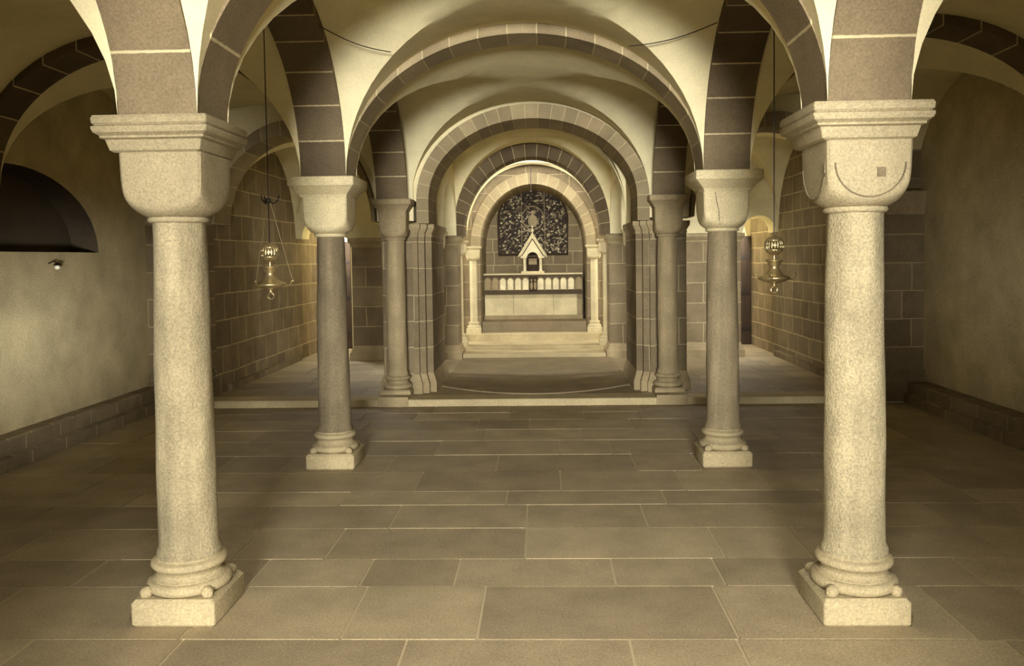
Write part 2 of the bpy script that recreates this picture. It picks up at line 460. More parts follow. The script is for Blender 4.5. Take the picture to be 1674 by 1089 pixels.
def column(name, label, x, y, r0, r1, zf=0, zpl=.120, zb=.273, zc=1.79, za=2.07, zt=SP, pw=.186, aw=.248, cs=.172, dx=0, ax=0, px=0, mats=None, spurs=True, cat='column', group=None, plain_abacus=False):
    ms, mc, mbs = mats or (M_COL, M_CAP, M_BASE)
    t = thing(name, label, cat, (x, y, zf), group)
    z = lambda q: q-zf
    MB().square_stack([(pw-.008, z(zf)), (pw, z(zf)+.01), (pw, z(zpl)-.016), (pw-.014, z(zpl))]).build('plinth', mbs, t, loc=(px, 0, 0))
    b = base_bm(r0, z(zpl), z(zb)).build('base_moulding', mbs, t, smooth=40, loc=(dx, 0, 0))
    if spurs:
        for sx in (1, -1):
            for sy in (1, -1):
                sp = MB(); d = (pw-.03)*1.414
                x0_, y0_ = sx*(pw-.022)+px-dx, sy*(pw-.022)          # corner of the plinth, seen from the shaft axis
                L_ = sqrt(x0_*x0_+y0_*y0_); ux, uy = x0_/L_, y0_/L_; r_in = r0+.045
                pts_ = [(ux*(r_in+(L_-.014-r_in)*q/6), uy*(r_in+(L_-.014-r_in)*q/6), z(zpl)+.020-.006*q/6) for q in range(7)]
                sp.tube(pts_, [.020, .026, .028, .027, .025, .022, .014], 10)
                sp.build('corner_spur', mbs, b, smooth=60)
    shaft_bm(r0, r1, z(zb), z(zc)-.012).build('shaft', ms, t, smooth=50, loc=(dx, 0, 0))
    MB().lathe([(r1-.005, z(zc)-.02), (r1+.012, z(zc)-.016), (r1+.02, z(zc)-.006), (r1+.016, z(zc)+.006), (r1-.005, z(zc)+.01)], n=44).build('neck_ring', mc, t, smooth=60, loc=(dx, 0, 0))
    cap = capital_bm(r1+.006, cs, z(zc)+.004, z(za)).build('cushion_capital', mc, t, smooth=30, loc=(dx*.7, 0, 0))
    h = zt-za
    if plain_abacus: pr = [(cs+.004, z(za)), (cs+.010, z(za)+.12*h), (aw-.01, z(za)+.5*h), (aw, z(za)+.56*h), (aw, z(zt)-.006), (aw-.006, z(zt))]
    else: pr = [(cs+.002, z(za)), (cs+.014, z(za)+.05*h), (aw-.040, z(za)+.34*h), (aw-.024, z(za)+.38*h), (aw-.024, z(za)+.44*h), (aw-.006, z(za)+.52*h), (aw, z(za)+.62*h), (aw, z(za)+.69*h), (aw-.010, z(za)+.72*h), (aw-.002, z(za)+.78*h), (aw, z(zt)-.012), (aw-.006, z(zt))]
    MB().square_stack(pr, r=.008).build('abacus', mc, t, smooth=25, loc=(ax, 0, 0))
    return t, cap
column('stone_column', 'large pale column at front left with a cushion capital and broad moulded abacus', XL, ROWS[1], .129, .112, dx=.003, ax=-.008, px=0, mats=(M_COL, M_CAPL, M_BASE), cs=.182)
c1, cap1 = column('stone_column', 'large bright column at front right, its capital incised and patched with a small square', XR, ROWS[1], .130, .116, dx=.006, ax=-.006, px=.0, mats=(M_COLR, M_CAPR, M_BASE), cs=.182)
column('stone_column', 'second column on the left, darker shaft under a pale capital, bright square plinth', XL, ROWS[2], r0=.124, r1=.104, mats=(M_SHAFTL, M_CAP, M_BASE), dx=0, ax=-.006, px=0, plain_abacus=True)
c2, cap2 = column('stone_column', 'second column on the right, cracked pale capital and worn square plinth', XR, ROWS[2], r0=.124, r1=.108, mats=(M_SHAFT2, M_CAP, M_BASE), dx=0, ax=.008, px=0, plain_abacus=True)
# incised half-round shields and the square plug of the front right capital
def face_y(x, t, r0=.122, s=.182):
    R = r0+(s*1.47-r0)*(1-(1-t)**4.2); ss = s*(.955+.045*t); y = ss
    for _ in range(30):
        a = atan2(y, x); sq = ss/max(abs(cos(a)), abs(sin(a))); r = (sq**-14+R**-14)**(-1/14)
        y = .5*y+.5*sqrt(max(1e-6, r*r-x*x))
    return y
for nm, rot in (('front', 0), ('side', -pi/2)):
    pts = []
    for k in range(25):
        a = pi+pi*k/24; x_ = .146*cos(a); z_ = 1.975+.142*sin(a); q = (x_, -face_y(x_, (z_-1.794)/.276)-.0015, z_)
        pts.append((q[0]*cos(rot)-q[1]*sin(rot), q[0]*sin(rot)+q[1]*cos(rot), q[2]))
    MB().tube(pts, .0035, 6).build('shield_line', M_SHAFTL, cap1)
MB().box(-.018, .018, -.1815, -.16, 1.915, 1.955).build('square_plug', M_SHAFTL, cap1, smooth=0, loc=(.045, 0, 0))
MB().tube([(-.085, -.1705, 2.06), (-.075, -.172, 1.99), (-.06, -.1705, 1.93), (-.055, -.168, 1.86), (-.045, -.155, 1.82)], .0022, 6).build('crack', M_DARKNICHE, cap2)
# engaged columns in front of the choir piers
MG = (M_GREY, M_GREY, M_GREY)
for s, X, lab in ((1, XL, 'engaged grey column in front of the left choir pier, standing on the step'), (-1, XR, 'engaged grey column in front of the right choir pier, standing on the step')):
    ec, _ = column('engaged_column', lab, X, 9.18, .108, .105, zf=0.0, zpl=.155, zb=.31, zc=1.82, za=2.12, zt=SP+.03, pw=.168, aw=.215, cs=.155, mats=MG, spurs=False, plain_abacus=True)
    MB().box(-.168, .168, Y_STEP-.014-9.18, -.165, 0, .105).build('footing_block', M_GREY, ec, smooth=0)

# ------------------------------------------------------------------ walls of the wide front part
def wall_box(name, mat, *b, **k):
    o = MB().box(*b).build(name, mat, smooth=0); return struct(o)
# left plaster wall with an arched recess
def left_wall():
    mb = MB()
    y0, y1, z0, z1 = -8.2, 9.5, 0, 3.6
    nc, nh, nb, nr = 6.72, 1.27, 1.70, .72
    X = WL
    mb.quad((X, y0, 0), (X, y1, 0), (X, y1, nb), (X, y0, nb))
    mb.quad((X, y0, nb), (X, nc-nh, nb), (X, nc-nh, z1), (X, y0, z1))
    mb.quad((X, nc+nh, nb), (X, y1, nb), (X, y1, z1), (X, nc+nh, z1))
    n = 28; cur = [(nc+nh*cos(pi*k/n), nb+nr*sin(pi*k/n)) for k in range(n+1)]
    for k in range(n):
        (ya, za), (yb, zb) = cur[k], cur[k+1]
        mb.quad((X, yb, zb), (X, ya, za), (X, ya, z1), (X, yb, z1))
    mb.quad((X-.3, y0, 0), (X-.3, y0, z1), (X-.3, y1, z1), (X-.3, y1, 0))
    for q in (((X,y0,0),(X,y0,z1),(X-.3,y0,z1),(X-.3,y0,0)), ((X,y1,0),(X-.3,y1,0),(X-.3,y1,z1),(X,y1,z1)), ((X,y0,z1),(X,y1,z1),(X-.3,y1,z1),(X-.3,y0,z1))): mb.quad(*q)
    o = struct(mb.build('wall_left', M_WALLPL, smooth=0))
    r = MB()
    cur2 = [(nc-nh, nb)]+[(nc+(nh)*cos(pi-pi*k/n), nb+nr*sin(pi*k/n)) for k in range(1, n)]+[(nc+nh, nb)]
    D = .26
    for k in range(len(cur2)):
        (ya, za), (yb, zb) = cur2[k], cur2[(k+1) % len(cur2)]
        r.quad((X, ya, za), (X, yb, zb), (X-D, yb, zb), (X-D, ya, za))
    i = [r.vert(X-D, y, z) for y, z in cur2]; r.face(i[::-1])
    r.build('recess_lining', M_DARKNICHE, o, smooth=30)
left_wall()
wall_box('wall_right', M_WALLPL, WR, WR+.3, -8.2, 9.5, 0, 3.6)
wall_box('wall_back', M_WALLPL, WL-.3, WR+.3, -8.4, -8.1, 0, 3.6)
for X in (XL, XR): wall_box('wall_back_pier', M_ASHP, X-.13, X+.13, ROWS[0]-.16, ROWS[0]+.16, 0, SP+1.2)
for nm, x0, x1 in (('light_block_wall_left', WL-.3, XL-.10), ('light_block_wall_right', XR+.10, WR+.3)): wall_box(nm, M_WALLPL, x0, x1, ROWS[0]-.45, ROWS[0]-.165, 0, 3.6)  # unseen walls added to keep nave light out of the aisles
# low stone ledges along the plaster walls
for nm, x0, x1, e in (('baseboard_left', WL, WL+.16, 1), ('baseboard_right', WR-.20, WR, -1)):
    mb = MB()
    if e > 0: prof = [(x0, 0), (x1+.05, 0), (x1+.05, .10), (x1, .115), (x1, .225), (x1-.015, .24), (x0, .24)]
    else: prof = [(x1, 0), (x1, .22), (x0+.015, .22), (x0, .205), (x0, .105), (x0-.05, .09), (x0-.05, 0)]
    ya, yb = -8.0, Y_STEP
    A = [mb.vert(x, ya, z) for x, z in prof]; B = [mb.vert(x, yb, z) for x, z in prof]; k_ = len(prof)
    for k in range(k_): mb.face((A[k], A[(k+1) % k_], B[(k+1) % k_], B[k])[::-1])
    mb.face(A); mb.face(B[::-1])
    struct(mb.build(nm, M_ASHP, smooth=0))

# ------------------------------------------------------------------ choir cross wall (third row)
def arch_wall(mb, xl, xr, zs, zt, c, a, h, y0, y1, n=36):
    """wall with a round opening, from its springing up"""
    cur = [(c+a*cos(pi*k/n), zs+h*sin(pi*k/n)) for k in range(n+1)]
    for y, flip in ((y0, 0), (y1, 1)):
        for k in range(n):
            (xa, za), (xb, zb) = cur[k], cur[k+1]
            q = [(xb, y, zb), (xa, y, za), (xa, y, zt), (xb, y, zt)]
            if flip: q = q[::-1]
            mb.quad(*q)
        for p, q_ in ((c+a, xr), (xl, c-a)):
            q = [(p, y, zs), (q_, y, zs), (q_, y, zt), (p, y, zt)]
            if flip: q = q[::-1]
            mb.quad(*q)
    for k in range(n):
        (xa, za), (xb, zb) = cur[k], cur[k+1]
        mb.quad((xa, y0, za), (xb, y0, zb), (xb, y1, zb), (xa, y1, za))
    mb.quad((xl, y0, zs), (xl, y1, zs), (xl, y1, zt), (xl, y0, zt)); mb.quad((xr, y0, zs), (xr, y0, zt), (xr, y1, zt), (xr, y1, zs))
    mb.quad((xl, y0, zs), (c-a, y0, zs), (c-a, y1, zs), (xl, y1, zs)); mb.quad((c+a, y0, zs), (xr, y0, zs), (xr, y1, zs), (c+a, y1, zs))
CA3 = -.107; HA3 = 1.155
mb = MB(); arch_wall(mb, XL+.15, XR-.15, 2.24, 3.6, CA3, HA3+.138, 1.049, 9.30, 9.62)
struct(mb.build('wall_choir', M_PLASTER, smooth=0))
arch('choir_arch', M_VOUSL, 'x', CA3, HA3, .886, 2.24, 9.20, 9.92, 'round arch between the two choir piers, third in line down the nave', stone=.145, ta=.135, th=.16, stilt=.25)
# aisle openings of the cross wall
mb = MB(); arch_wall(mb, WL, XL+.2, 2.02, 3.6, (AL-1.83)/2, (-1.83-AL)/2-.02, 1.134, 9.26, 9.62)
struct(mb.build('wall_aisle_left', M_PLASTER, smooth=0))
mb = MB(); arch_wall(mb, XR-.2, WR, 2.02, 3.6, (1.6+AR)/2, (AR-1.6)/2-.02, 1.134, 9.26, 9.62)
struct(mb.build('wall_aisle_right', M_PLASTER, smooth=0))
arch('aisle_arch', M_VOUSL, 'x', (AL-1.83)/2, (-1.83-AL)/2-.07, .97, 2.02, 9.18, 9.66, 'arch at the inner end of the left aisle, seen dark beside the front left capital', stone=.25, ta=.04, th=.16)
arch('aisle_arch', M_VOUSL, 'x', (1.6+AR)/2, (AR-1.6)/2-.07, .97, 2.02, 9.18, 9.66, 'arch at the inner end of the right aisle, seen dark beside the front right capital', stone=.25, ta=.04, th=.16)
# stepped piers
def mirror(poly, c): return [(2*c-x, y) for x, y in poly][::-1]
PL = [(-1.83, 10.55), (-1.83, 9.40), (-1.46, 9.40), (-1.46, 9.27), (-1.405, 9.27), (-1.405, 9.33), (-1.335, 9.33), (-1.335, 9.42), (-1.265, 9.42), (-1.265, 10.55)]
PL = PL
for poly, lab in ((PL, 'stepped ashlar pier left of the choir opening, behind the engaged column'), (mirror(PL, CA3), 'stepped ashlar pier right of the choir opening, behind the engaged column')):
    cxp = sum(p[0] for p in poly)/len(poly)
    t = thing('choir_pier', lab, 'pier', (0, 0, 0))
    MB().poly_stack(poly, [(.035, Z1-.07), (.035, .185), (.028, .20), (.0, .29)]).build('pier_base', M_GREY, t, smooth=0)
    MB().poly_stack(poly, [(0, .28), (0, 1.85)]).build('pier_body', M_ASHP, t, smooth=0)
    MB().poly_stack(poly, [(.0, 1.84), (.008, 1.855), (.008, 1.87), (.0, 1.875), (.03, 1.93), (.036, 1.94), (.036, 1.985)]).build('impost', M_GREY, t, smooth=0)
    MB().box(min(p[0] for p in poly)+.003, max(p[0] for p in poly)-.003, 9.93, 10.55, 1.99, 3.5).build('upper_masonry', M_PLASTER, t, smooth=0)
# wall pilasters at the ends of the plaster walls
for x0, x1, lab in ((WL, AL+.02, 'dark stone pilaster ending the left plaster wall, mostly behind the front left column'), (AR+.02, WR, 'dark stone pilaster with moulded cap and base ending the right plaster wall')):
    t = thing('wall_pilaster', lab, 'pilaster')
    poly = [(x0, 9.26), (x0, 8.96), (x1, 8.96), (x1, 9.26)]
    MB().poly_stack([(x0, 9.26), (x0, 8.9), (x1, 8.9), (x1, 9.26)], [(0, 0), (0, .27), (-.02, .29), (-.01, .33), (-.05, .38), (-.058, .41)]).build('pilaster_base', M_ASHP, t, smooth=0)
    MB().poly_stack(poly, [(0, .38), (0, 2.02)]).build('pilaster_shaft', M_ASHP, t, smooth=0)
    MB().poly_stack(poly, [(0, 2.0), (.01, 2.02), (.01, 2.05), (.045, 2.13), (.05, 2.15), (.05, 2.24), (0, 2.26)]).build('pilaster_cap', M_GREY, t, smooth=0)
    MB().box(x0, x1, 9.05, 9.27, 2.24, 3.5).build('upper_masonry', M_ASHP, t, smooth=0)
# ashlar side walls of the inner bay
wall_box('wall_left_ashlar', M_ASHL, AL-.3, AL, 9.3, 15.8, 0, 3.6)
wall_box('wall_right_ashlar', M_ASH, AR, AR+.3, 9.3, 15.8, 0, 3.6)
for nm, x0, x1 in (('baseboard_left_inner', AL, AL+.05), ('baseboard_right_inner', AR-.07, AR)):
    wall_box(nm, M_ASHP, x0, x1, 9.62, 12.45, Z1, .155)

# ------------------------------------------------------------------ inner bays
# side arcades between third and fourth row
def side_wall(name, x0, x1, ya, yb, zs, c, a, h, mat):
    mb = MB(); n = 24
    # build as x-wall then swap axes
    t = MB(); arch_wall(t, ya, yb, zs, 3.6, c, a, h, x0, x1, n)
    mb.v = [(y, x, z) for x, y, z in t.v]; mb.f = [f[::-1] for f in t.f]; mb.uv = t.uv; mb.tone = t.tone
    return struct(mb.build(name, mat, smooth=0))
side_wall('wall_arcade_left', -1.83, XC-1.12, 10.56, 12.355, 1.93, 11.5, .80, .72, M_PLASTER)
side_wall('wall_arcade_right', XC+1.16, 1.6, 10.56, 12.355, 1.93, 11.5, .80, .72, M_PLASTER)
def colonnette(x, y, zf, zt, r, label, group=None):
    t = thing('colonnette', label, 'colonnette', (x, y, zf)); H = zt-zf
    MB().square_stack([(r+.06, 0), (r+.06, .08), (r+.05, .09)], r=.006).build('plinth', M_CAP, t, smooth=25)
    MB().lathe([(r+.05, .09), (r+.056, .105), (r+.05, .125), (r+.022, .14), (r+.018, .155), (r+.03, .17), (r+.028, .185), (r, .2)], n=28).build('base_moulding', M_CAP, t, smooth=45)
    MB().lathe([(r, .2), (r*.97, H-.24)], n=28).build('shaft', M_CAP, t, smooth=45)
    capital_bm(r+.004, r+.055, H-.24, H-.06, 64).build('cushion_capital', M_CAP, t, smooth=30)
    MB().square_stack([(r+.055, H-.06), (r+.08, H-.025), (r+.08, H)], r=.006).build('abacus', M_CAP, t, smooth=25)
    return t
colonnette(-1.42, 10.76, Z1, 1.94, .09, 'small lit column behind the left choir pier, its base peeping past the pier')
colonnette(1.19, 10.76, Z1, 1.94, .09, 'small lit column behind the right choir pier, its base peeping past the pier')
colonnette(-1.36, 13.18, Z3+.001, 1.87, .085, 'small lit column behind the inner left pier beside the altar steps')
colonnette(1.03, 13.18, Z3+.001, 1.87, .085, 'small lit column behind the inner right pier beside the altar steps')

# fourth row: broad piers, centre arch, aisle doorways
for x0, x1, lab in ((-2.88, XC-1.12, 'broad ashlar pier left of the altar steps with a moulded impost'), (XC+1.15, 2.94, 'broad ashlar pier right of the altar steps with a moulded impost')):
    t = thing('inner_pier', lab, 'pier')
    poly = [(x0, 12.88), (x0, 12.42), (x1-(.0 if x0 < 0 else 0), 12.42), (x1, 12.88)]
    MB().poly_stack(poly, [(.05, Z1-.07), (.05, .18), (.03, .20), (0, .28)]).build('pier_base', M_GREY, t, smooth=0)
    MB().poly_stack(poly, [(0, .27), (0, 1.79)]).build('pier_body', M_ASHP, t, smooth=0)
    MB().poly_stack(poly, [(0, 1.78), (.01, 1.79), (.01, 1.81), (.045, 1.86), (.05, 1.87), (.05, 1.915)]).build('impost', M_GREY, t, smooth=0)
CA4 = XC
mb = MB(); arch_wall(mb, CA4-1.6, CA4+1.6, 1.915, 3.6, CA4, 1.214, 1.384, 12.46, 12.80)
struct(mb.build('wall_inner_choir', M_PLASTER, smooth=0))
arch('inner_choir_arch', M_VOUS, 'x', CA4, 1.03, 1.17, 1.915, 12.36, 12.84, 'round arch between the inner piers just before the altar steps, fourth in line', stone=.17, ta=.18, th=.21)
for nm, x0, x1, c, a in (('wall_aisle_end_left', AL, CA4-1.5, (AL-2.88)/2, .33), ('wall_aisle_end_right', CA4+1.5, AR, (AR+2.94)/2, .24)):
    mb = MB(); arch_wall(mb, x0, x1, 1.92, 3.6, c, a, a*1.05, 12.45, 12.84); struct(mb.build(nm, M_PLASTER, smooth=0))
# chambers behind the doorways
wall_box('wall_chamber_left', M_PLASTER, AL, -2.45, 14.1, 14.3, 0, 3.6)
wall_box('wall_chamber_right', M_PLASTER, 2.3, AR, 14.1, 14.3, 0, 3.6)
o = wall_box('ceiling_chamber_left', M_PLASTER, AL, -1.5, 12.85, 14.1, 2.9, 3.0)
o = wall_box('ceiling_chamber_right', M_PLASTER, 1.2, AR, 12.85, 14.1, 2.9, 3.0)
def door(name, x0, x1, y, z1):
    o = MB().box(x0, x1, y-.06, y, Z1, z1).build(name, M_WOOD, smooth=0); struct(o)
    m = MB()
    for k in range(3): m.box(x0+.02, x1-.02, y-.068, y-.06, Z1+.25+k*.6, Z1+.3+k*.6)
    m.build('iron_strap', M_IRON, o, smooth=0)
door('door_1', -3.72, -3.28, 14.09, 1.9)
door('door_2', 3.14, 3.49, 14.09, 1.9)

# ------------------------------------------------------------------ chancel arch and apse
mb = MB(); arch_wall(mb, XC-1.7, XC+1.7, 1.80, 3.6, XC, 1.064, 1.224, 14.12, 14.40)
struct(mb.build('wall_apse_front', M_ASHP, smooth=0))
arch('apse_arch', M_VOUSL, 'x', XC, .90, 1.03, 1.80, 14.06, 15.59, 'innermost round arch framing the dark window above the altar', stone=.16, ta=.16, th=.19)
for x0, x1, nm in ((XC-1.7, XC-.91, 'wall_apse_left'), (XC+.91, XC+1.7, 'wall_apse_right')):
    wall_box(nm, M_ASHP, x0, x1, 14.12, 15.6, 0, 1.80)
wall_box('wall_apse', M_ASH, XC-1.8, XC+1.8, 15.6, 15.9, 0, 3.6)
for sx, lab in ((-1, 'slim pale column at the left jamb of the apse arch'), (1, 'slim bright column at the right jamb of the apse arch')):
    colonnette(XC+sx*1.02, 14.0, Z4+.001, 1.79, .062, lab)

# ------------------------------------------------------------------ steps
def step(name, label, x0, x1, y0, y1, z0, z1, mat, bow=0, n=20):
    mb = MB(); pr = []
    for k in range(n+1):
        u = -1+2*k/n; pr.append(((x0+x1)/2+(x1-x0)/2*u, y0+bow*(u*u)))
    poly = pr+[(x1, y1), (x0, y1)]
    m = len(poly); r = .008
    rings = []
    for off, z in ((0, z0), (0, z1-r), (r, z1)):
        rings.append([mb.vert(x, y+(off if i <= n else 0), z) for i, (x, y) in enumerate(poly)])
    for a, b_ in zip(rings, rings[1:]):
        for k in range(m): mb.face((a[k], a[(k+1) % m], b_[(k+1) % m], b_[k]))
    mb.face(rings[0][::-1]); mb.face(rings[-1])
    return tag(mb.build(name, mat, smooth=30), label, 'step')
step('stone_step', 'long low step crossing the whole width in front of the choir piers', AL+.025, AR+.015, Y_STEP, 9.155, -.05, Z1, M_STEP)
step('stone_step', 'shallow bowed step between the choir piers at the choir entrance', CA3-1.115, CA3+1.115, 9.12, 12.39, Z1+.003, Z2, M_STEPD, bow=.62)
poly = [(XC-1.06, 12.40), (XC+1.09, 12.40), (XC+1.09, 12.95), (2.25, 12.95), (2.25, 14.09), (-2.40, 14.09), (-2.40, 12.95), (XC-1.06, 12.95)]
tag(MB().poly_stack(poly, [(0, Z1+.003), (0, .142), (-.006, .148)]).build('stone_step', M_STEP, smooth=0), 'wide pale step between the inner piers, lowest of the altar steps', 'step')
tag(MB().poly_stack([(-2.40, 13.02), (2.25, 13.02), (2.25, 14.09), (-2.40, 14.09)], [(0, .149), (0, Z3-.008), (-.008, Z3)]).build('stone_step', M_STEP, smooth=0), 'low pale step just behind the inner piers, second of the altar steps', 'step')
step('stone_step', 'narrower bright step at the foot of the apse arch', XC-1.16, XC+1.16, 13.86, 14.11, Z3+.001, Z4, M_STEP)
step('stone_step', 'top step directly under the altar', XC-.90, XC+.90, 14.30, 15.59, Z1+.003, Z5, M_STEPD)

# ------------------------------------------------------------------ altar
AX = XC-.02; YA = 14.86
t = thing('altar', 'broad pale stone altar with an arcaded frieze of small rounded panels', 'altar', (AX, YA, Z5))
W = .885
MB().box(-W, W, .03, .60, 0, .07).build('base_course', M_GREY, t, smooth=0)
for x0, x1 in ((-W+.01, -.36), (-.355, .36), (.365, W-.1)):
    MB().box(x0, x1, .06, .62, .07, .445).build('front_slab', M_ALTAR, t, smooth=0)
MB().box(W-.097, W-.01, .08, .62, .07, .445).build('end_block', M_GREY, t, smooth=0)
fr = MB().box(-W, W, .02, .62, .445, .815).build('frieze', M_FRIEZE, t, smooth=0)
MB().box(-W-.003, W+.003, .0, .62, .445, .475).build('lower_moulding', M_FRIEZE, fr, smooth=0)
MB().box(-W-.003, W+.003, .0, .62, .80, .825).build('top_moulding', M_ALTAR, fr, smooth=0)
pw = .125
def arched_panel(cx, w, z0, zs, y, d, name, mat, parent):
    mb = MB(); pts = [(cx-w, z0), (cx+w, z0)]+[(cx+w*cos(pi*k/10), zs+w*sin(pi*k/10)) for k in range(11)]
    A = [mb.vert(x, y, z) for x, z in pts]; B = [mb.vert(x, y+d, z) for x, z in pts]; n = len(pts)
    for k in range(n): mb.face((A[k], B[k], B[(k+1) % n], A[(k+1) % n])[::-1])
    mb.face(A); mb.face(B[::-1])
    return mb.build(name, mat, parent, smooth=30)
for k in range(13):
    cx = -W+.07+k*(2*W-.14)/12
    if k == 6: continue
    dim = k in (0, 1, 12)
    arched_panel(cx, .052, .53, .685, .012, .03, 'arched_panel', M_GREY if dim else M_PANEL, fr)
    # slim rib round the panel
    MB().tube([(cx-.062, .015, .52), (cx-.062, .015, .685)]+[(cx+.062*cos(pi-pi*q/10), .015, .685+.062*sin(pi*q/10)) for q in range(11)]+[(cx+.062, .015, .52)], .006, 6).build('panel_rib', M_GREY, fr)
MB().box(-.075, .075, .012, .04, .50, .77).build('centre_panel', M_WOOD, fr, smooth=0)
for sx in (-.03, .035):   # two dim standing figures in relief
    MB().ball((sx, .012, .60), .03, sc=(.8, .35, 2.4)).ball((sx, .010, .70), .02, sc=(.9, .6, 1.1)).build('relief_figure', M_GREY, fr)

# gabled shrine on the altar
t = thing('altar_shrine', 'small gabled shrine with two columns standing on the altar before the window', 'shrine', (AX-.005, YA+.22, Z5+.825))
MB().box(-.21, .21, -.13, .15, 0, .035).build('base_slab', M_ALTAR, t, smooth=0)
for sx in (-1, 1):
    c = MB().lathe([(.034, .035), (.034, .05), (.024, .065), (.024, .245), (.03, .25), (.038, .275)], cx=sx*.145, cy=-.09, n=18).build('column', M_PANEL, t, smooth=45)
    MB().box(sx*.145-.03, sx*.145+.03, .05, .12, .035, .275).build('rear_post', M_GREY, t, smooth=0)
# gable front with an arched opening
mb = MB(); n = 14; a = .105; zs = .275
arc = [(a*cos(pi*k/n), zs+a*sin(pi*k/n)) for k in range(n+1)]
top = lambda x: .275+.06+(.235-abs(x))*1.50
for y, fl in ((-.13, 0), (.13, 1)):
    for k in range(n):
        (xa, za), (xb, zb) = arc[k], arc[k+1]
        q = [(xb, y, zb), (xa, y, za), (xa, y, top(xa)), (xb, y, top(xb))]
        mb.quad(*(q[::-1] if fl else q))
    for s in (1, -1):
        q = [(s*a, y, zs), (s*.215, y, zs), (s*.215, y, top(.215)), (s*a, y, top(a))]
        mb.quad(*(q[::-1] if (fl ^ (s < 0)) else q))
for k in range(n):
    (xa, za), (xb, zb) = arc[k], arc[k+1]; mb.quad((xa, -.13, za), (xb, -.13, zb), (xb, .13, zb), (xa, .13, za))
mb.build('gable', M_PANEL, t, smooth=0)
for s in (1, -1):
    mb = MB()
    p = [(s*.255, .275), (s*.255, .325), (0, .735), (0, .665)]
    A = [mb.vert(x, -.155, z) for x, z in p]; B = [mb.vert(x, .155, z) for x, z in p]
    for k in range(4): mb.face((A[k], A[(k+1) % 4], B[(k+1) % 4], B[k]))
    mb.face(A); mb.face(B[::-1]); mb.build('gable_coping', M_ALTAR, t, smooth=0)
    mb = MB().tube([(s*.20, -.137, .305), (0, -.137, .62)], .010, 6); mb.build('gable_rib', M_FRIEZE, t)
MB().box(-.115, .115, .10, .13, .035, .30).build('back_panel', M_WOOD, t, smooth=0)
MB().box(-.075, .075, .09, .102, .155, .265).build('relief_tablet', M_GREY, t, smooth=0)
f = MB().lathe([(.012, .72), (.012, .745), (.03, .765), (.03, .785), (.012, .80), (.008, .83)], n=14); f.ball((0, 0, .845), .02); f.build('finial', M_PANEL, t, smooth=45)

# ------------------------------------------------------------------ apse window
WX, WH, WB, WS = XC-.02, .645, 1.645, 2.29
def arch_poly(c, hw, z0, zs, n=32, rise=None):
    rise = rise or hw
    return [(c-hw, z0), (c+hw, z0)]+[(c+hw*cos(pi*k/n), zs+rise*sin(pi*k/n)) for k in range(n+1)]
mb = MB(); pts = arch_poly(WX, WH, WB, WS); A = [mb.vert(x, 15.585, z) for x, z in pts]; B = [mb.vert(x, 15.6, z) for x, z in pts]; n = len(pts)
for k in range(n): mb.face((A[k], B[k], B[(k+1) % n], A[(k+1) % n])[::-1])
mb.face(A); mb.face(B[::-1])
win = struct(mb.build('window_1', M_GLASS, smooth=0))
MB().tube([(x, 15.585, z) for x, z in pts[:2]+pts[2:]], .022, 8, closed=True).build('window_frame', M_WOOD, win)
for x in (-.21, .22): MB().tube([(WX+x, 15.58, WB), (WX+x, 15.58, WS+.58)], .006, 6).build('glazing_bar', M_GREY, win)
for z in (1.98, 2.30, 2.62): MB().tube([(WX-.63 if z < 2.5 else WX-.52, 15.58, z), (WX+.63 if z < 2.5 else WX+.52, 15.58, z)], .005, 6).build('saddle_bar', M_IRON, win)
MB().tube([(WX+.20*cos(a)*1.0, 15.578, 2.33+.215*sin(a)) for a in [2*pi*k/32 for k in range(32)]], .010, 6, closed=True).build('medallion_ring', M_GREY, win)
# dim seated figure leaded in the medallion
mb = MB().ball((WX, 15.578, 2.43), .045, sc=(.8, .25, 1)).ball((WX, 15.58, 2.27), .12, sc=(.75, .1, 1.0)); mb.build('leaded_figure', M_GREY, win, smooth=60)

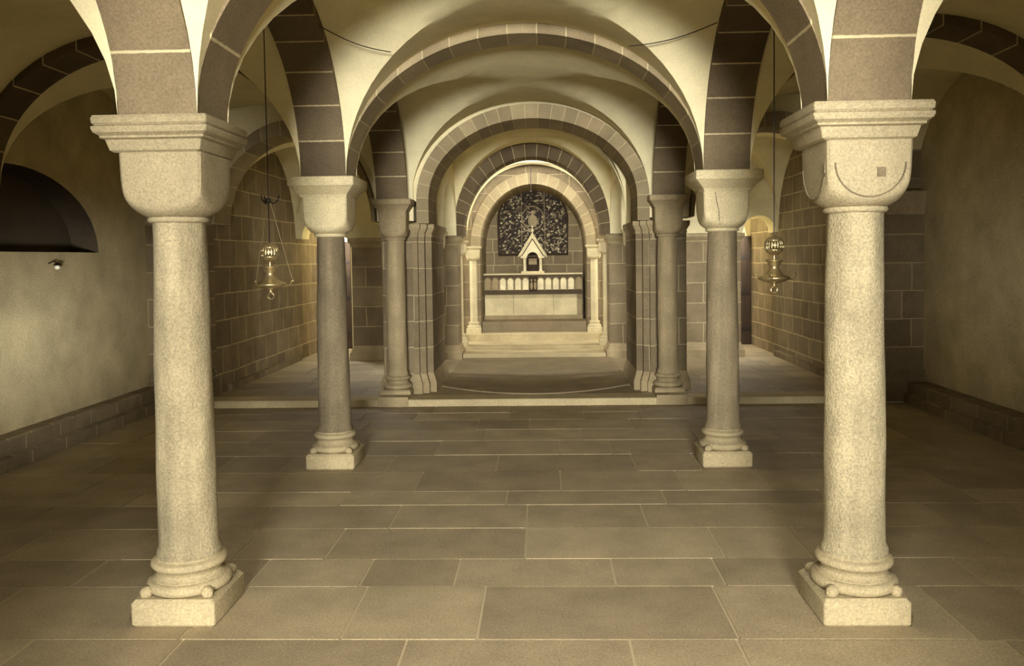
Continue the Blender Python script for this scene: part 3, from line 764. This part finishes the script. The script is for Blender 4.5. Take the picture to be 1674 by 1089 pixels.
# ------------------------------------------------------------------ hanging lamps
CABL = ((-1.46, 5.50, 3.145), (-1.02, 5.70, 3.01))
CABR = ((1.18, 5.62, 3.14), (.60, 5.72, 3.02))
def lamp(X, Y, label, chains):
    t = thing('hanging_lamp', label, 'lamp', (X, Y, 1.38))
    o = lambda z: z-1.38
    top = 3.235
    MB().tube([(0, 0, o(1.70)), (0, 0, o(top))], .0035, 6).build('suspension_wire', M_IRON, t)
    orb = MB()
    for k in range(9):
        a = pi*k/9
        orb.tube([(.052*cos(q)*cos(a), .052*cos(q)*sin(a), o(1.648)+.052*sin(q)) for q in [2*pi*j/24 for j in range(24)]], .006, 6, closed=True)
    for zz in (-.028, 0, .028):
        r = sqrt(.052**2-zz*zz); orb.tube([(r*cos(q), r*sin(q), o(1.648)+zz) for q in [2*pi*j/24 for j in range(24)]], .006, 6, closed=True)
    orb.build('openwork_orb', M_BRASS, t, smooth=60)
    MB().ball((0, 0, o(1.648)), .044).build('orb_core', M_BRASSD, t, smooth=60)
    MB().lathe([(.008, o(1.556)), (.010, o(1.575)), (.007, o(1.59)), (.012, o(1.60)), (.008, o(1.61))], n=18).build('stem', M_BRASS, t, smooth=60)
    MB().lathe([(.018, o(1.545)), (.046, o(1.552)), (.050, o(1.558)), (.048, o(1.564)), (.02, o(1.568))], n=32).build('top_collar', M_BRASS, t, smooth=50)
    MB().lathe([(.040, o(1.552)), (.034, o(1.535)), (.026, o(1.522)), (.030, o(1.51)), (.040, o(1.495)), (.050, o(1.482)), (.066, o(1.472)), (.088, o(1.464)), (.092, o(1.458)), (.090, o(1.452)), (.072, o(1.442)), (.045, o(1.432)), (.015, o(1.426))][::-1], n=40).build('bowl', M_BRASS, t, smooth=60)
    for k in range(3):
        a = 2*pi*k/3+.15
        pts = []
        for q in range(9):
            u = q/8; r = .088+.04*u; pts.append((r*cos(a), r*sin(a), o(1.455)-.010*sin(pi*u*1.2)+.022*u*u))
        arm = MB().tube(pts, [.005-.002*q/8 for q in range(9)], 6); arm.ball((.129*cos(a), .129*sin(a), o(1.478)), .008)
        arm.build('scroll_arm', M_BRASS, t, smooth=60)
        if chains: MB().tube([(.128*cos(a), .128*sin(a), o(1.478)), (.008*cos(a), .008*sin(a), o(1.95))], .002, 5).build('chain', M_BRASSD, t)
    MB().lathe([(.004, o(1.405)), (.014, o(1.412)), (.010, o(1.422)), (.016, o(1.43))], n=16).build('drop', M_BRASS, t, smooth=60)
    MB().tube([(.018*cos(q), 0, o(1.388)+.018*sin(q)) for q in [2*pi*j/20 for j in range(20)]], .0035, 6, closed=True).build('pendant_ring', M_BRASS, t)
    if chains:
        h = MB().ball((0, 0, o(1.955)), .016)
        for k in range(3):
            a = 2*pi*k/3+.15
            h.tube([(0, 0, o(1.95)), (.03*cos(a), .03*sin(a), o(1.935)), (.055*cos(a), .055*sin(a), o(1.955)), (.062*cos(a), .062*sin(a), o(1.985))], .005, 6)
        h.build('chain_hook', M_IRON, t)
    return t
lamp(XL+.02, 4.88, 'brass hanging lamp under the left arcade, with three thin chains', True)
lamp(XR-.02, 4.88, 'brass hanging lamp under the right arcade, with a ring beneath', False)
# thin cables between the big arch and the arcades, cord before the altar window
for pts, lab in ((CABL, 'thin dark cable slung across the vault on the left of the big nave arch'), (CABR, 'thin dark cable slung across the vault on the right of the big nave arch')):
    (xa, ya, za), (xb, yb, zb) = pts
    tag(MB().tube([(xa+(xb-xa)*k/12, ya+(yb-ya)*k/12, za+(zb-za)*k/12-.03*sin(pi*k/12)) for k in range(13)], .0035, 6).build('cable', M_IRON), lab, 'cable')
t = thing('pendant', 'short dark pendant hanging from the vault before the altar window', 'pendant', (-.18, 13.5, 2.66))
MB().tube([(0, 0, .0), (0, 0, .44)], .006, 6).build('cord', M_IRON, t)
MB().ball((0, 0, 0), .018).build('weight', M_IRON, t)
# small wall lamp on the left plaster wall
t = thing('wall_lamp', 'tiny white lamp with dark cap on the left plaster wall below the recess', 'lamp', (WL, 7.16, 1.57))
MB().tube([(0, 0, .03), (.05, 0, .05), (.08, 0, .03)], .006, 6).build('bracket', M_IRON, t)
MB().lathe([(.03, .012), (.034, .016), (.02, .03), (.008, .036)], cx=.08, n=18).build('cap', M_IRON, t, smooth=50)
MB().ball((.08, 0, -.005), .024, sc=(1, 1, .9)).build('bulb', M_BULB, t, smooth=60)

# ------------------------------------------------------------------ lights
def area(name, loc, target, sx, sy, power, spread=180, col=(1, 1, 1)):
    l = bpy.data.lights.new(name, 'AREA'); l.shape = 'RECTANGLE'; l.size = sx; l.size_y = sy; l.energy = power; l.color = col; l.spread = radians(spread)
    o = bpy.data.objects.new(name, l); COL.objects.link(o); o.location = loc
    d = Vector(target)-Vector(loc); o.rotation_euler = d.to_track_quat('-Z', 'Y').to_euler()
    return o
# hidden nave-end and choir side windows; the other lights are added fill
area('nave_window_light', (.05, -7.9, 2.1), (-.1, 6.0, 1.9), 2.0, 1.5, 960, 120)
area('nave_floor_fill', (.0, .6, 3.0), (0, 3.4, 0), .6, .4, 30, 90)  # added fill under the vault, brightens the front floor
area('aisle_wall_fill_left', (-2.0, 2.4, .95), (-4.34, 7.1, .95), .4, .4, 7, 26)  # added narrow fill standing in the aisle, brightens the left plaster wall
area('aisle_wall_fill_right', (1.8, 2.6, 1.1), (4.06, 7.8, 1.4), .4, .4, 2.2, 30)  # added weak fill for the right plaster wall, no opening here
area('aisle_pier_fill_right', (2.7, 9.95, 2.85), (2.25, 12.5, .8), .3, .2, 14, 60)  # added fill hidden behind the aisle arch, brightens the right inner pier
area('choir_window_left', (AL+.05, 13.5, 1.9), (0, 13.7, .9), .7, 1.2, 110, 170)
area('choir_window_right', (AR-.05, 13.5, 1.9), (0, 13.7, .9), .7, 1.2, 110, 170)
area('choir_fill_light', (XC, 12.93, 3.10), (XC, 14.9, .9), .5, .08, 24, 170)  # added fill hidden behind the inner arch, brightens altar and steps
area('side_fill_left', (AL+.05, 11.4, 2.5), (-.4, 10.6, .8), .6, .7, 26, 90)  # added to light the inner bay; the ashlar wall shows no window here
area('side_fill_right', (AR-.05, 11.4, 2.5), (.1, 10.6, .8), .6, .7, 26, 90)  # added counterpart lighting the inner bay from the right

w = bpy.data.worlds.new('World'); scn.world = w; w.use_nodes = True
w.node_tree.nodes['Background'].inputs[0].default_value = srgb(220, 200, 150); w.node_tree.nodes['Background'].inputs[1].default_value = .1

# ------------------------------------------------------------------ camera
W_, H_ = 1674, 1089
f, pitch, yaw, roll, cx, cy = 1355.2, radians(2.5202), radians(1.7105), radians(.7855), 847.71, 479.95
cam = bpy.data.cameras.new('Camera'); co = bpy.data.objects.new('Camera', cam); COL.objects.link(co)
cam.sensor_fit = 'HORIZONTAL'; cam.sensor_width = 36; cam.lens = f/W_*36
cam.shift_x = (W_/2-cx)/W_; cam.shift_y = -(H_/2-cy)/W_
fw = Vector((-sin(yaw)*cos(pitch), cos(yaw)*cos(pitch), -sin(pitch)))
rt = Vector((cos(yaw), sin(yaw), 0)); up = rt.cross(fw)
r2 = cos(roll)*rt-sin(roll)*up; u2 = sin(roll)*rt+cos(roll)*up
mw = Matrix.Identity(4)
for i in range(3): mw[i][0], mw[i][1], mw[i][2] = r2[i], u2[i], -fw[i]
mw[0][3], mw[1][3], mw[2][3] = 0, 0, 1.6
co.matrix_world = mw; cam.clip_start = .05
scn.camera = co

vs = scn.view_settings
vs.view_transform = 'Standard'; vs.look = 'None'; vs.exposure = .12; vs.gamma = 1; vs.use_curve_mapping = False
scn.cycles.max_bounces = 10; scn.cycles.diffuse_bounces = 3
try: scn.cycles.use_denoising = True
except Exception: pass
